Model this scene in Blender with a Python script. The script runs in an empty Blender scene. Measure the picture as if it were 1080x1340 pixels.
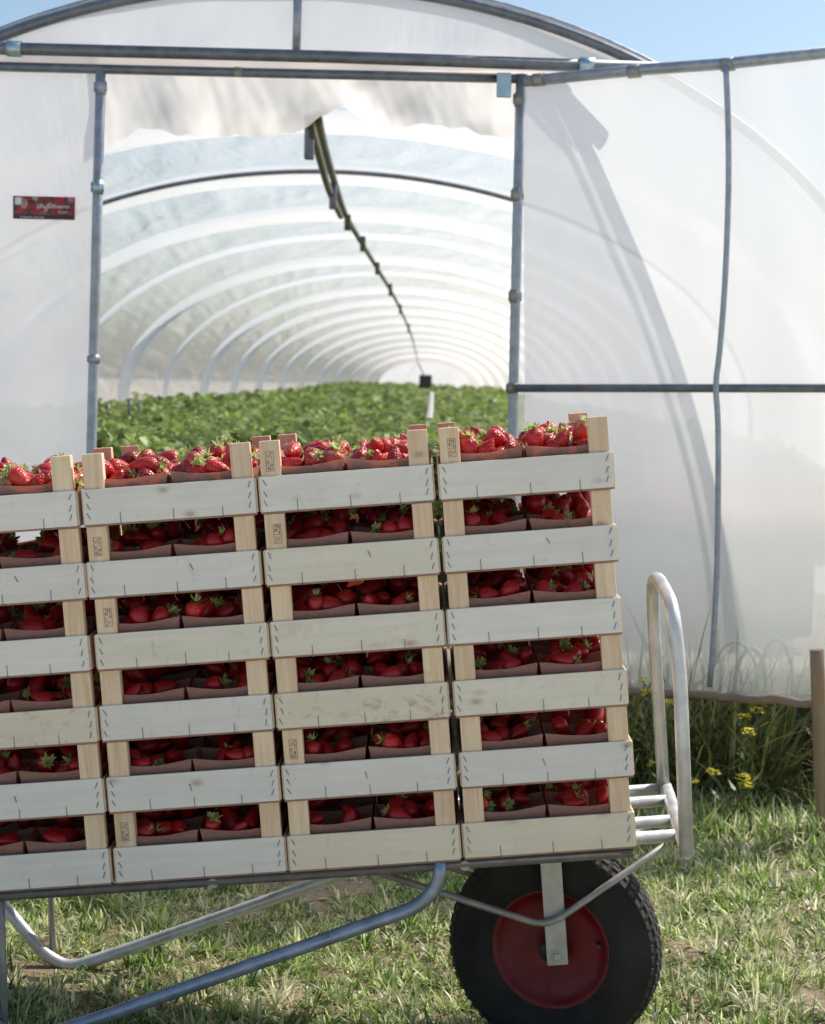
import bpy, bmesh, math, random
import numpy as np
from mathutils import Matrix, Vector, noise

random.seed(11); rng = np.random.default_rng(5)
R = math.radians
sc = bpy.context.scene
COL = sc.collection

# ------------------------------------------------------------------ camera
F_PX = 2250.0; CAM_H = 1.235
PITCH, ROLL, YAW = R(4.25), R(1.4), R(0.45)
cam_d = bpy.data.cameras.new('camera'); cam = bpy.data.objects.new('camera', cam_d); COL.objects.link(cam)
cam_d.sensor_fit = 'HORIZONTAL'; cam_d.sensor_width = 24; cam_d.lens = F_PX / 1080 * 24
cam_d.clip_start = .05; cam_d.clip_end = 3000
CM = (Matrix.Translation((0, 0, CAM_H)) @ Matrix.Rotation(YAW, 4, 'Z') @ Matrix.Rotation(R(90) - PITCH, 4, 'X')
      @ Matrix.Rotation(ROLL, 4, 'Z'))
cam.matrix_world = CM
cam_d.dof.use_dof = True; cam_d.dof.focus_distance = 3.05; cam_d.dof.aperture_fstop = 6.3
sc.camera = cam
def P(px, py, Y):
    d = CM.to_3x3() @ Vector(((px - 540) / F_PX, -(py - 670) / F_PX, -1))
    t = Y / d.y
    return Vector((d.x * t, Y, CAM_H + d.z * t))

# ------------------------------------------------------------------ light
SUN = Vector((0.78, 0.52, 1.0)).normalized()
w = bpy.data.worlds.new('World'); sc.world = w; w.use_nodes = True
nt = w.node_tree; nt.nodes.clear()
sky = nt.nodes.new('ShaderNodeTexSky'); sky.sky_type = 'NISHITA'; sky.sun_disc = False
sky.sun_elevation = math.asin(SUN.z); sky.sun_rotation = math.atan2(SUN.x, SUN.y)
sky.air_density = 1.0; sky.dust_density = 1.6; sky.ozone_density = 1.6
bg = nt.nodes.new('ShaderNodeBackground'); bg.inputs[1].default_value = 0.15
out = nt.nodes.new('ShaderNodeOutputWorld')
tn = nt.nodes.new('ShaderNodeMixRGB'); tn.blend_type = 'MULTIPLY'; tn.inputs[0].default_value = 1; tn.inputs[2].default_value = (.965, 1.005, .985, 1)
nt.links.new(sky.outputs[0], tn.inputs[1]); nt.links.new(tn.outputs[0], bg.inputs[0]); nt.links.new(bg.outputs[0], out.inputs[0])
sd = bpy.data.lights.new('sun', 'SUN'); so = bpy.data.objects.new('sun', sd); COL.objects.link(so)
sd.energy = 5.0; sd.angle = R(.53); sd.color = (1, .95, .87)
so.rotation_euler = SUN.to_track_quat('Z', 'Y').to_euler()
sc.view_settings.view_transform = 'Standard'; sc.view_settings.look = 'None'; sc.view_settings.exposure = 0
sc.render.engine = 'CYCLES'
sc.cycles.max_bounces = 12; sc.cycles.transparent_max_bounces = 16; sc.cycles.diffuse_bounces = 6
sc.cycles.transmission_bounces = 8
sc.cycles.use_denoising = True
sc.cycles.caustics_reflective = False; sc.cycles.caustics_refractive = False
sc.cycles.sample_clamp_indirect = 8

# ------------------------------------------------------------------ material helpers
class NB:
    def __init__(s, name):
        s.m = bpy.data.materials.new(name); s.m.use_nodes = True
        s.t = s.m.node_tree; s.t.nodes.clear()
        s.o = s.t.nodes.new('ShaderNodeOutputMaterial')
    def n(s, typ, ins=None, **kw):
        nd = s.t.nodes.new('ShaderNode' + typ)
        for k, v in kw.items(): setattr(nd, k, v)
        for k, v in (ins or {}).items():
            sk = nd.inputs[k]
            if isinstance(v, bpy.types.NodeSocket): s.t.links.new(v, sk)
            else:
                if isinstance(v, (tuple, list)) and len(v) == 3 and sk.type == 'RGBA': v = (*v, 1)
                sk.default_value = v
        return nd
    def coords(s, scale=(1, 1, 1), kind='Object', rnd=False):
        tc = s.n('TexCoord'); v = tc.outputs[kind]
        if rnd:
            oi = s.n('ObjectInfo'); mu = s.n('Math', {0: oi.outputs['Random'], 1: 37.0}, operation='MULTIPLY')
            v = s.n('VectorMath', {0: v, 1: mu.outputs[0]}, operation='ADD').outputs[0]
        return s.n('Mapping', {'Vector': v, 'Scale': scale}).outputs[0]
    def noise(s, vec, scale, detail=4, rough=.55, dist=0):
        return s.n('TexNoise', {'Vector': vec, 'Scale': scale, 'Detail': detail, 'Roughness': rough, 'Distortion': dist}).outputs[0]
    def ramp(s, fac, stops):
        r = s.n('ValToRGB', {0: fac}); cr = r.color_ramp
        while len(cr.elements) > 1: cr.elements.remove(cr.elements[-1])
        for i, (p, c) in enumerate(stops):
            e = cr.elements[0] if i == 0 else cr.elements.new(p)
            e.position = p; e.color = (*c, 1) if not isinstance(c, (int, float)) else (c, c, c, 1)
        return r.outputs[0]
    def mix(s, f, a, b, mode='MIX'):
        x = s.n('MixRGB', {0: f, 1: a, 2: b}, blend_type=mode); return x.outputs[0]
    def bump(s, h, strength=.3, dist=.001, normal=None):
        ins = {'Height': h, 'Strength': strength, 'Distance': dist}
        if normal is not None: ins['Normal'] = normal
        return s.n('Bump', ins).outputs[0]
    def bsdf(s, **kw):
        return s.n('BsdfPrincipled', {k.replace('_', ' '): v for k, v in kw.items()})
    def out(s, sh):
        s.t.links.new(sh, s.o.inputs[0]); return s.m

def mat_wood(name, dark, light, grain_axis, tint=True, scale=1.0):
    b = NB(name)
    sx = [90, 90, 90]; sx[grain_axis] = 5
    v = b.coords(tuple(q * scale for q in sx), rnd=True)
    g = b.noise(v, 1.0, 5, .6, .6)
    v2 = b.coords((14, 14, 14), rnd=True)
    blotch = b.noise(v2, 1.0, 4, .6)
    col = b.ramp(g, [(.3, dark), (.62, light)])
    col = b.mix(b.ramp(blotch, [(.4, 0.0), (.8, .22)]), col, tuple(c * .78 for c in dark))
    if tint:
        oi = b.n('ObjectInfo')
        col = b.mix(1.0, col, oi.outputs['Color'], 'MULTIPLY')
        # stains, amount from the object's alpha
        v3 = b.coords((22, 22, 34), rnd=True)
        st = b.ramp(b.noise(v3, 1.0, 6, .7, .4), [(.56, 0.0), (.68, 1.0)])
        am = b.n('Math', {0: st, 1: oi.outputs['Alpha']}, operation='MULTIPLY').outputs[0]
        col = b.mix(am, col, (.20, .10, .045))
        kn = b.n('TexVoronoi', {'Vector': b.coords((9, 9, 16), rnd=True), 'Scale': 1.0}).outputs['Distance']
        col = b.mix(b.ramp(kn, [(.05, .6), (.085, .25), (.16, 0.0)]), col, (.36, .24, .13))
        sc2 = b.noise(b.coords((40, 40, 9), rnd=True), 1, 6, .7, .8)
        col = b.mix(b.ramp(sc2, [(.60, 0.0), (.72, .35)]), col, (.42, .37, .30))
        spk = b.n('TexVoronoi', {'Vector': b.coords((1, 1, 1), rnd=True), 'Scale': 55.0})
        sp = b.ramp(spk.outputs['Distance'], [(.035, .55), (.07, 0.0)])
        col = b.mix(sp, col, (.12, .07, .04))
    bp = b.bump(g, .25, .0006)
    return b.out(b.bsdf(Base_Color=col, Roughness=.72, Normal=bp).outputs[0])

def mat_steel(name, c0=(.22, .25, .29), c1=(.42, .45, .49), metal=.55, rough=.42, dirt=.3, sc_=30):
    b = NB(name)
    v = b.coords((sc_, sc_, sc_))
    n1 = b.noise(v, 1, 5, .65); n2 = b.noise(v, .22, 4, .6)
    col = b.ramp(n1, [(.3, c0), (.7, c1)])
    col = b.mix(b.ramp(n2, [(.52, 0.0), (.7, dirt)]), col, (.20, .14, .09))
    rg = b.ramp(n1, [(.3, rough - .08), (.7, rough + .15)])
    return b.out(b.bsdf(Base_Color=col, Metallic=metal, Roughness=rg, Normal=b.bump(n1, .15, .0008)).outputs[0])

def mat_plain(name, c, rough=.6, metal=0.0, var=.15, sc_=20, bump_=.1):
    b = NB(name)
    n1 = b.noise(b.coords((sc_,) * 3), 1, 5, .6)
    col = b.ramp(n1, [(.25, tuple(q * (1 - var) for q in c)), (.75, tuple(min(1, q * (1 + var)) for q in c))])
    return b.out(b.bsdf(Base_Color=col, Roughness=rough, Metallic=metal, Normal=b.bump(n1, bump_, .001)).outputs[0])

def mat_film(name, transp, tcol, dcol, wr_scale=(1.2, 3, 1.2), wr=.5, wr_dist=.05, transl=.62, warm=0):
    b = NB(name)
    v = b.coords(wr_scale)
    n1 = b.noise(v, 1.0, 5, .55, 1.2)
    n2 = b.noise(b.coords((.6, .6, .6)), 1.0, 3, .5)
    bp = b.bump(n1, wr, wr_dist)
    tc = b.mix(b.ramp(n2, [(.35, 0.0), (.7, .6)]), tcol, tuple(c * f for c, f in zip(tcol, (.97, .93, .88))))
    if name == 'door_film':     # reflected glow and grey-green shade painted into the lower sheet
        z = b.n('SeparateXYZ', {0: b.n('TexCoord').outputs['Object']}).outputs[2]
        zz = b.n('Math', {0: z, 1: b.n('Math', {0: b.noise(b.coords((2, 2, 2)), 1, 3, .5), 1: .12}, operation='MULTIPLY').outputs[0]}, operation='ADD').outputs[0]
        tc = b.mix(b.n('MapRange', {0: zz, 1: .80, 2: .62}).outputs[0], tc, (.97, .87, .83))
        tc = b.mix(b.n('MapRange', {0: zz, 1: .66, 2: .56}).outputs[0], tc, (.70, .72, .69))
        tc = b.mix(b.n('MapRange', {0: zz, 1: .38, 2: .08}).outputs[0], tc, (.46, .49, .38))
    tr = b.n('BsdfTranslucent', {'Color': tc, 'Normal': bp}).outputs[0]
    di = b.n('BsdfDiffuse', {'Color': dcol, 'Normal': bp}).outputs[0]
    body = b.n('MixShader', {0: 1 - transl, 1: tr, 2: di}).outputs[0]
    gl = b.n('BsdfGlossy', {'Color': (.9, .93, 1), 'Roughness': .22, 'Normal': bp}).outputs[0]
    body = b.n('MixShader', {0: .05, 1: body, 2: gl}).outputs[0]
    tp = b.n('BsdfTransparent', {'Color': (1, .95, .945) if 'roof' in name else (.98, .985, 1)}).outputs[0]
    f = b.ramp(n1, [(.25, max(0, transp - .1)), (.75, transp + .06)])
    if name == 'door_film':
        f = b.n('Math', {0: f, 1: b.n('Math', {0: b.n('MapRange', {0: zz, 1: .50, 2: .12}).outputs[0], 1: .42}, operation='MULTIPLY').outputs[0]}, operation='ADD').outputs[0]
    return b.out(b.n('MixShader', {0: f, 1: body, 2: tp}).outputs[0])

def mat_berry():
    b = NB('strawberry_skin')
    tc = b.n('TexCoord').outputs['Object']
    oi = b.n('ObjectInfo')
    sep = b.n('SeparateXYZ', {0: tc}).outputs[2]
    # 0 at tip .. 1 at shoulder
    h = b.n('MapRange', {0: sep, 1: -.022, 2: .019}).outputs[0]
    base = b.ramp(oi.outputs['Random'], [(0, (.44, .004, .009)), (.5, (.56, .007, .012)), (.8, (.26, .002, .008)), (1, (.60, .035, .02))])
    nz = b.noise(b.coords((70, 70, 70), rnd=True), 1, 3, .5)
    hh = b.n('Math', {0: h, 1: nz}, operation='ADD').outputs[0]
    col = b.mix(b.ramp(hh, [(1.36, 0.0) if False else (.0, 0.0), (1.0, 0.0)]), base, (.8, .5, .35))
    pale = b.n('MapRange', {0: hh, 1: 1.38, 2: 1.6}).outputs[0]
    pr = b.n('Math', {0: pale, 1: b.ramp(oi.outputs['Random'], [(.3, 0.1), (.75, .8)])}, operation='MULTIPLY').outputs[0]
    col = b.mix(pr, base, (.75, .42, .22))
    vv = b.n('Mapping', {'Vector': tc, 'Scale': (230, 230, 190)}).outputs[0]
    vo = b.n('TexVoronoi', {'Vector': vv, 'Scale': 1.0, 'Randomness': .45}).outputs['Distance']
    seed = b.ramp(vo, [(.17, 1.0), (.25, 0.0)])
    col = b.mix(b.n('Math', {0: seed, 1: .75}, operation='MULTIPLY').outputs[0], col, (.62, .33, .06))
    dimple = b.ramp(vo, [(.0, 0.55), (.16, .5), (.2, 0.0), (.6, 1.0)])
    bp = b.bump(dimple, .75, .0011)
    p = b.bsdf(Base_Color=col, Roughness=.33, Normal=bp)
    p.inputs['Subsurface Weight'].default_value = .12
    p.inputs['Subsurface Radius'].default_value = (.006, .001, .0008)
    p.inputs['Specular IOR Level'].default_value = .55
    return b.out(p.outputs[0])

def mat_leaf(name, attr=None, c0=(.08, .15, .03), c1=(.2, .3, .07), transl=.4, rough=.45, rnd=True):
    b = NB(name)
    if attr:
        col = b.n('Attribute', attribute_name=attr).outputs['Color']
    else:
        nz = b.noise(b.coords((60,) * 3, rnd=rnd), 1, 3, .5)
        col = b.ramp(nz, [(.3, c0), (.7, c1)])
    p = b.bsdf(Base_Color=col, Roughness=rough).outputs[0]
    tcol = b.mix(.5, col, (.55, .62, .1), 'MULTIPLY') if False else b.n('HueSaturation', {'Color': col, 'Saturation': 1.1, 'Value': 1.5}).outputs[0]
    t = b.n('BsdfTranslucent', {'Color': tcol}).outputs[0]
    return b.out(b.n('MixShader', {0: transl, 1: p, 2: t}).outputs[0])

def mat_ground():
    b = NB('soil_ground')
    n1 = b.noise(b.coords((6, 6, 6)), 1, 6, .65)
    n2 = b.noise(b.coords((70, 70, 70)), 1, 6, .7)
    n3 = b.noise(b.coords((.9, .9, .9)), 1, 3, .5)
    soil = b.ramp(n2, [(.3, (.20, .13, .09)), (.55, (.40, .28, .20)), (.8, (.56, .44, .34))])
    grs = b.ramp(n2, [(.3, (.12, .10, .05)), (.7, (.26, .22, .12))])
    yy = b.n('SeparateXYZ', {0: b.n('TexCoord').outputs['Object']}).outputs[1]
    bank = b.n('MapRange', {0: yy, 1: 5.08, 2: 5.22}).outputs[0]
    m = b.ramp(n1, [(.44, 0.0), (.56, .8)])
    col = b.mix(m, grs, soil)
    bounce_ground = b.n('MapRange', {0: yy, 1: 2.55, 2: 1.9}).outputs[0]  # unseen pale ground, added to bounce sun onto the shaded fronts
    col = b.mix(bounce_ground, col, b.ramp(n2, [(.3, (.56, .51, .43)), (.7, (.70, .65, .57))]))
    inner = b.n('MapRange', {0: yy, 1: 5.5, 2: 5.7}).outputs[0]
    col = b.mix(bank, col, (.055, .038, .026))  # dark bank soil, with the shade on it painted into the colour
    col = b.mix(inner, col, b.ramp(n2, [(.3, (.36, .31, .23)), (.7, (.52, .47, .36))]))
    hgt = b.n('MixRGB', {0: .5, 1: n1, 2: n2}).outputs[0]
    return b.out(b.bsdf(Base_Color=col, Roughness=.9, Normal=b.bump(hgt, .9, .02)).outputs[0])

M = {}
M['board'] = mat_wood('poplar_board', (.80, .76, .68), (.87, .84, .77), 0)
M['sideboard'] = mat_wood('poplar_side_board', (.70, .60, .46), (.80, .71, .57), 1)
M['post'] = mat_wood('spruce_post', (.74, .51, .31), (.89, .71, .49), 2, scale=1.1)
M['edge'] = mat_plain('plywood_edge', (.34, .20, .13), .8)
M['staple'] = mat_plain('staple_wire', (.16, .16, .17), .45, .6)
M['ink'] = mat_plain('stamp_ink', (.12, .09, .08), .7)
def mat_card():
    b = NB('kraft_card')
    n1 = b.noise(b.coords((120, 120, 120), rnd=True), 1, 4, .6)
    c = b.ramp(n1, [(.3, (.34, .205, .16)), (.7, (.44, .27, .21))])
    p = b.bsdf(Base_Color=c, Roughness=.75).outputs[0]
    t = b.n('BsdfTranslucent', {'Color': (.95, .42, .25)}).outputs[0]
    return b.out(b.n('MixShader', {0: .38, 1: p, 2: t}).outputs[0])
M['card'] = mat_card()
M['berry'] = mat_berry()
M['calyx'] = mat_leaf('calyx_leaf', None, (.20, .28, .07), (.60, .66, .30), .42)
M['steel'] = mat_steel('galvanised_tube', (.30, .34, .39), (.52, .56, .61), .4)
M['steel_light'] = mat_steel('weathered_light_tube', (.48, .49, .49), (.74, .74, .73), .4, .36, .35, 22)
M['steel_mid'] = mat_steel('weathered_grey_tube', (.28, .27, .25), (.45, .44, .41), .35, .45, .6, 26)
M['steel_blue'] = mat_steel('blue_grey_tube', (.22, .27, .34), (.40, .46, .54), .5, .35, .5, 26)
M['steel_dark'] = mat_steel('dark_galvanised_tube', (.13, .145, .165), (.25, .27, .30), .5, .42, .3, 22)
M['rail'] = mat_steel('shaded_rail', (.10, .095, .08), (.20, .185, .16), .3, .55, .5, 26)  # dark tone paints in the shade under the crates
M['zinc'] = mat_plain('zinc_clamp', (.45, .58, .62), .35, .7)
M['rubber'] = mat_plain('dusty_rubber', (.024, .020, .017), .9, 0, .8, 9, .3)
M['tread'] = mat_plain('dusty_tread', (.042, .037, .033), .85, 0, .4, 40, .4)
def mat_rim():
    b = NB('red_wheel_paint')
    n1 = b.noise(b.coords((16,) * 3), 1, 6, .65); n2 = b.noise(b.coords((9,) * 3), 1, 5, .7, .5)
    col = b.ramp(n1, [(.3, (.12, .003, .007)), (.7, (.21, .006, .012))])
    col = b.mix(b.ramp(n2, [(.48, 0.0), (.72, .3)]), col, (.08, .05, .035))
    return b.out(b.bsdf(Base_Color=col, Roughness=b.ramp(n2, [(.4, .35), (.65, .8)])).outputs[0])
M['red'] = mat_rim()
M['flat'] = mat_steel('flat_bar_steel', (.42, .41, .36), (.58, .57, .51), .3, .5, .45, 40)
M['gable'] = mat_film('gable_film', .12, (.965, .975, 1.0), (.96, .965, .99), (1.3, 1.3, .5), .5, .04, .62)
M['gable2'] = mat_film('clear_gable_film', .58, (.965, .975, 1.0), (.96, .965, .99), (1.3, 1.3, .5), .5, .04, .66)
M['roof'] = mat_film('roof_film', .48, (.96, .95, .95), (.97, .965, .97), (6, 1.6, 6), .4, .05, .60)
M['roof1'] = mat_film('clear_roof_film', .74, (.96, .95, .95), (.97, .965, .97), (6, 1.6, 6), .4, .05, .60)
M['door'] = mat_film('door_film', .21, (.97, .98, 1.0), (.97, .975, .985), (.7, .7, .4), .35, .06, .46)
M['flap'] = mat_film('flap_film', .12, (1.0, .965, .93), (.97, .93, .89), (3, 3, 2), .1, .03, .85)
M['band'] = mat_film('hoop_wrap', .04, (.93, .945, .97), (.95, .96, .98), (1, 1, 1), .1, .01, .65)
M['rust'] = mat_plain('stained_roll', (.34, .24, .19), .7, 0, .4, 8, .3)
M['batten'] = mat_plain('dirty_batten', (.80, .70, .58), .8, 0, .55, 25, .3)
M['stake'] = mat_wood('stake_wood', (.30, .19, .11), (.46, .31, .19), 2, tint=False, scale=.4)
M['stakeend'] = mat_plain('stake_end', (.5, .36, .22), .8)
M['grass'] = mat_leaf('grass_blade', 'Col', transl=.38, rough=.4)
M['foliage'] = mat_leaf('strawberry_foliage', 'Col', transl=.35, rough=.5)
M['ground'] = mat_ground()
M['yellow'] = mat_plain('yellow_petal', (.85, .72, .05), .6)
M['stem'] = mat_leaf('weed_stem', None, (.08, .12, .03), (.14, .2, .05), .2)
M['pipe'] = mat_plain('olive_pipe', (.10, .09, .05), .45, .1, .4, 14)
M['black'] = mat_plain('black_plastic', (.03, .035, .035), .5)
M['hose'] = mat_plain('pale_hose', (.55, .55, .5), .5)
M['white'] = mat_plain('white_ink', (.8, .8, .82), .6)

# ------------------------------------------------------------------ mesh helpers
def link(name, me, mats=(), parent=None, smooth=False):
    o = bpy.data.objects.new(name, me); COL.objects.link(o)
    for m in (mats if isinstance(mats, (list, tuple)) else [mats]):
        if m and m.name not in [x.name for x in me.materials if x]: me.materials.append(m)
    if parent is not None: o.parent = parent
    if smooth: me.polygons.foreach_set('use_smooth', [True] * len(me.polygons))
    return o
def tag(o, label=None, cat=None, group=None, kind=None):
    if label: o['label'] = label
    if cat: o['category'] = cat
    if group: o['group'] = group
    if kind: o['kind'] = kind
    return o
def empty(name, loc=(0, 0, 0)):
    o = bpy.data.objects.new(name, None); COL.objects.link(o); o.location = loc; o.empty_display_size = .05; return o

class MB:
    def __init__(s): s.v = []; s.f = []; s.m = []
    def add(s, vs, fs, mi=0):
        n = len(s.v); s.v += [tuple(v) for v in vs]; s.f += [tuple(i + n for i in f) for f in fs]; s.m += [mi] * len(fs)
    def box(s, x0, x1, y0, y1, z0, z1, mi=0, bev=0.0, mtx=None):
        bm = bmesh.new(); bmesh.ops.create_cube(bm, size=1)
        for v in bm.verts:
            v.co = Vector(((x0 + x1) / 2 + v.co.x * (x1 - x0), (y0 + y1) / 2 + v.co.y * (y1 - y0), (z0 + z1) / 2 + v.co.z * (z1 - z0)))
        if bev: bmesh.ops.bevel(bm, geom=bm.edges[:], offset=bev, segments=1, affect='EDGES')
        bm.verts.index_update()
        vs = [(mtx @ v.co if mtx else v.co.copy()) for v in bm.verts]
        s.add(vs, [[v.index for v in f.verts] for f in bm.faces], mi); bm.free()
    def tube(s, pts, r, seg=12, mi=0, caps=True, sub=0, radii=None):
        pts = [Vector(p) for p in pts]
        if sub:
            q = []
            for i in range(len(pts) - 1):
                p0 = pts[max(i - 1, 0)]; p1 = pts[i]; p2 = pts[i + 1]; p3 = pts[min(i + 2, len(pts) - 1)]
                for k in range(sub):
                    t = k / sub
                    q.append(.5 * ((2 * p1) + (-p0 + p2) * t + (2 * p0 - 5 * p1 + 4 * p2 - p3) * t * t + (-p0 + 3 * p1 - 3 * p2 + p3) * t ** 3))
            q.append(pts[-1]); pts = q
        vs, fs = [], []
        t0 = (pts[1] - pts[0]).normalized()
        up = Vector((0, 1, 0)) if abs(t0.y) < .9 else Vector((1, 0, 0))
        nrm = (up - t0 * up.dot(t0)).normalized()
        for i, p in enumerate(pts):
            a = pts[max(i - 1, 0)]; c = pts[min(i + 1, len(pts) - 1)]
            t = (c - a).normalized()
            nrm = (nrm - t * nrm.dot(t)).normalized(); bn = t.cross(nrm)
            rr = radii[i] if radii else r
            for k in range(seg):
                an = 2 * math.pi * k / seg
                vs.append(p + (nrm * math.cos(an) + bn * math.sin(an)) * rr)
        for i in range(len(pts) - 1):
            for k in range(seg):
                k2 = (k + 1) % seg
                fs.append((i * seg + k, i * seg + k2, (i + 1) * seg + k2, (i + 1) * seg + k))
        if caps:
            fs.append(tuple(range(seg - 1, -1, -1))); fs.append(tuple((len(pts) - 1) * seg + k for k in range(seg)))
        s.add(vs, fs, mi)
    def lathe(s, prof, seg=48, mi=0, axis='Y'):      # prof: (radius, along)
        vs, fs = [], []
        for r, a in prof:
            for k in range(seg):
                an = 2 * math.pi * k / seg
                vs.append(Vector((r * math.cos(an), a, r * math.sin(an))) if axis == 'Y' else Vector((r * math.cos(an), r * math.sin(an), a)))
        for i in range(len(prof) - 1):
            for k in range(seg):
                k2 = (k + 1) % seg
                fs.append((i * seg + k, i * seg + k2, (i + 1) * seg + k2, (i + 1) * seg + k))
        s.add(vs, fs, mi)
    def build(s, name, mats, parent=None, smooth=False, mtx=None, origin=None):
        me = bpy.data.meshes.new(name)
        v = s.v
        if origin is not None: v = [tuple(Vector(p) - Vector(origin)) for p in v]
        me.from_pydata(v, [], s.f); me.polygons.foreach_set('material_index', s.m)
        o = link(name, me, mats, parent, False)
        bm = bmesh.new(); bm.from_mesh(me); bmesh.ops.recalc_face_normals(bm, faces=bm.faces[:]); bm.to_mesh(me); bm.free()
        if smooth:
            me.polygons.foreach_set('use_smooth', [len(p.vertices) <= 4 for p in me.polygons])
        if origin is not None: o.location = origin
        if mtx is not None: o.matrix_world = mtx
        me.update()
        return o
def fillet(pts, rad, n=6):
    pts = [Vector(p) for p in pts]; out_ = [pts[0]]
    for i in range(1, len(pts) - 1):
        a, b, c = pts[i - 1], pts[i], pts[i + 1]
        u = (a - b); v = (c - b); d = min(rad, u.length * .48, v.length * .48)
        p0 = b + u.normalized() * d; p1 = b + v.normalized() * d
        for k in range(n + 1):
            t = k / n; out_.append((1 - t) ** 2 * p0 + 2 * t * (1 - t) * b + t * t * p1)
    out_.append(pts[-1]); return out_

# ------------------------------------------------------------------ ground
def sstep(a, b, x):
    t = min(1, max(0, (x - a) / (b - a))); return t * t * (3 - 2 * t)
def gz(x, y):
    z = .32 * sstep(5.22, 5.52, y)
    z += .045 * sstep(-.1, -.75, x) * (1 - sstep(3.9, 4.8, y))
    if abs(x) < 8 and 0 < y < 14:
        z += (noise.noise(Vector((x * 1.3, y * 1.3, 0))) * .022 + noise.noise(Vector((x * 5, y * 5, 3))) * .010) * (1 if abs(x) < 6 else .3)
    wheel = math.exp(-((x - .27) ** 2 + (y - 3.2) ** 2) / .05)
    return z * (1 - wheel) + (-.002) * wheel
def spaced(lo, hi, far):
    a = list(np.arange(lo, hi, .06)); st = .1; x = a[-1]
    while x < far: x += st; st *= 1.35; a.append(min(x, far))
    st = .1; x = a[0]; pre = []
    while x > -far: x -= st; st *= 1.35; pre.append(max(x, -far))
    return pre[::-1] + a
xs = spaced(-2.6, 3.2, 900); ys = spaced(1.2, 6.4, 900)
vs = [(x, y, gz(x, y)) for y in ys for x in xs]
nx = len(xs)
fs = [(j * nx + i, j * nx + i + 1, (j + 1) * nx + i + 1, (j + 1) * nx + i) for j in range(len(ys) - 1) for i in range(nx - 1)]
me = bpy.data.meshes.new('ground'); me.from_pydata(vs, [], fs)
tag(link('ground', me, M['ground'], smooth=True), 'brown soil ground under the grass', kind='structure')

def blades(name, pts, lens, wids, mat, cols, lean=.9, nseg=3, kind='stuff', curl=1.0, az=None, ln=None):
    n = len(pts); k = nseg
    pts = np.asarray(pts, float); lens = np.asarray(lens)[:, None]; wids = np.asarray(wids)[:, None]
    az = rng.uniform(0, 2 * np.pi, n) if az is None else az
    d = np.stack([np.cos(az), np.sin(az), 0 * az], 1)
    az2 = az + rng.normal(0, .5, n) + np.pi / 2
    s = np.stack([np.cos(az2), np.sin(az2), rng.normal(0, .25, n)], 1)
    ln = np.clip(rng.beta(2, 2, n) * lean * 1.5, .05, 1.45) if ln is None else ln
    V = []; 
    p = pts.copy()
    for i in range(k + 1):
        t = i / k
        wv = wids * (1 - t ** 1.6) * (.75 + .5 * min(1, 3 * t)) * .5
        if i == k:
            V.append(p.copy())
        else:
            V.append(p - s * wv); V.append(p + s * wv)
        ang = ln + t * curl * ln
        st = lens / k
        p = p + (d * np.sin(ang)[:, None] + np.array([0, 0, 1.0]) * np.cos(ang)[:, None]) * st
    V = np.stack(V, 1); nv = V.shape[1]
    base = (np.arange(n) * nv)[:, None]
    quads = []
    for i in range(k - 1): quads.append(base + np.array([2 * i, 2 * i + 1, 2 * i + 3, 2 * i + 2]))
    tri = base + np.array([2 * k - 2, 2 * k - 1, 2 * k])
    Q = np.stack(quads, 1).reshape(-1, 4)
    loops = np.concatenate([Q.ravel(), tri.ravel()])
    tot = np.concatenate([np.full(len(Q), 4), np.full(n, 3)])
    start = np.concatenate([[0], np.cumsum(tot)[:-1]])
    me = bpy.data.meshes.new(name)
    me.vertices.add(n * nv); me.vertices.foreach_set('co', V.ravel())
    me.loops.add(len(loops)); me.loops.foreach_set('vertex_index', loops.astype(np.int32))
    me.polygons.add(len(tot)); me.polygons.foreach_set('loop_start', start.astype(np.int32))
    me.polygons.foreach_set('loop_total', tot.astype(np.int32))
    me.update(calc_edges=True)
    ca = me.color_attributes.new('Col', 'FLOAT_COLOR', 'POINT')
    C = np.concatenate([np.repeat(cols, nv, 0), np.ones((n * nv, 1))], 1)
    ca.data.foreach_set('color', C.ravel())
    me.polygons.foreach_set('use_smooth', [True] * len(me.polygons))
    return link(name, me, mat)

def grass_cols(n, dry=.3):
    g0 = np.array([.14, .20, .05]); g1 = np.array([.48, .51, .21]); d0 = np.array([.90, .82, .56])
    t = rng.uniform(0, 1, (n, 1)); c = g0 * (1 - t) + g1 * t
    isd = rng.uniform(0, 1, (n, 1)) < dry
    return np.where(isd, c * .35 + d0 * rng.uniform(.4, .8, (n, 1)), c)

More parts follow.
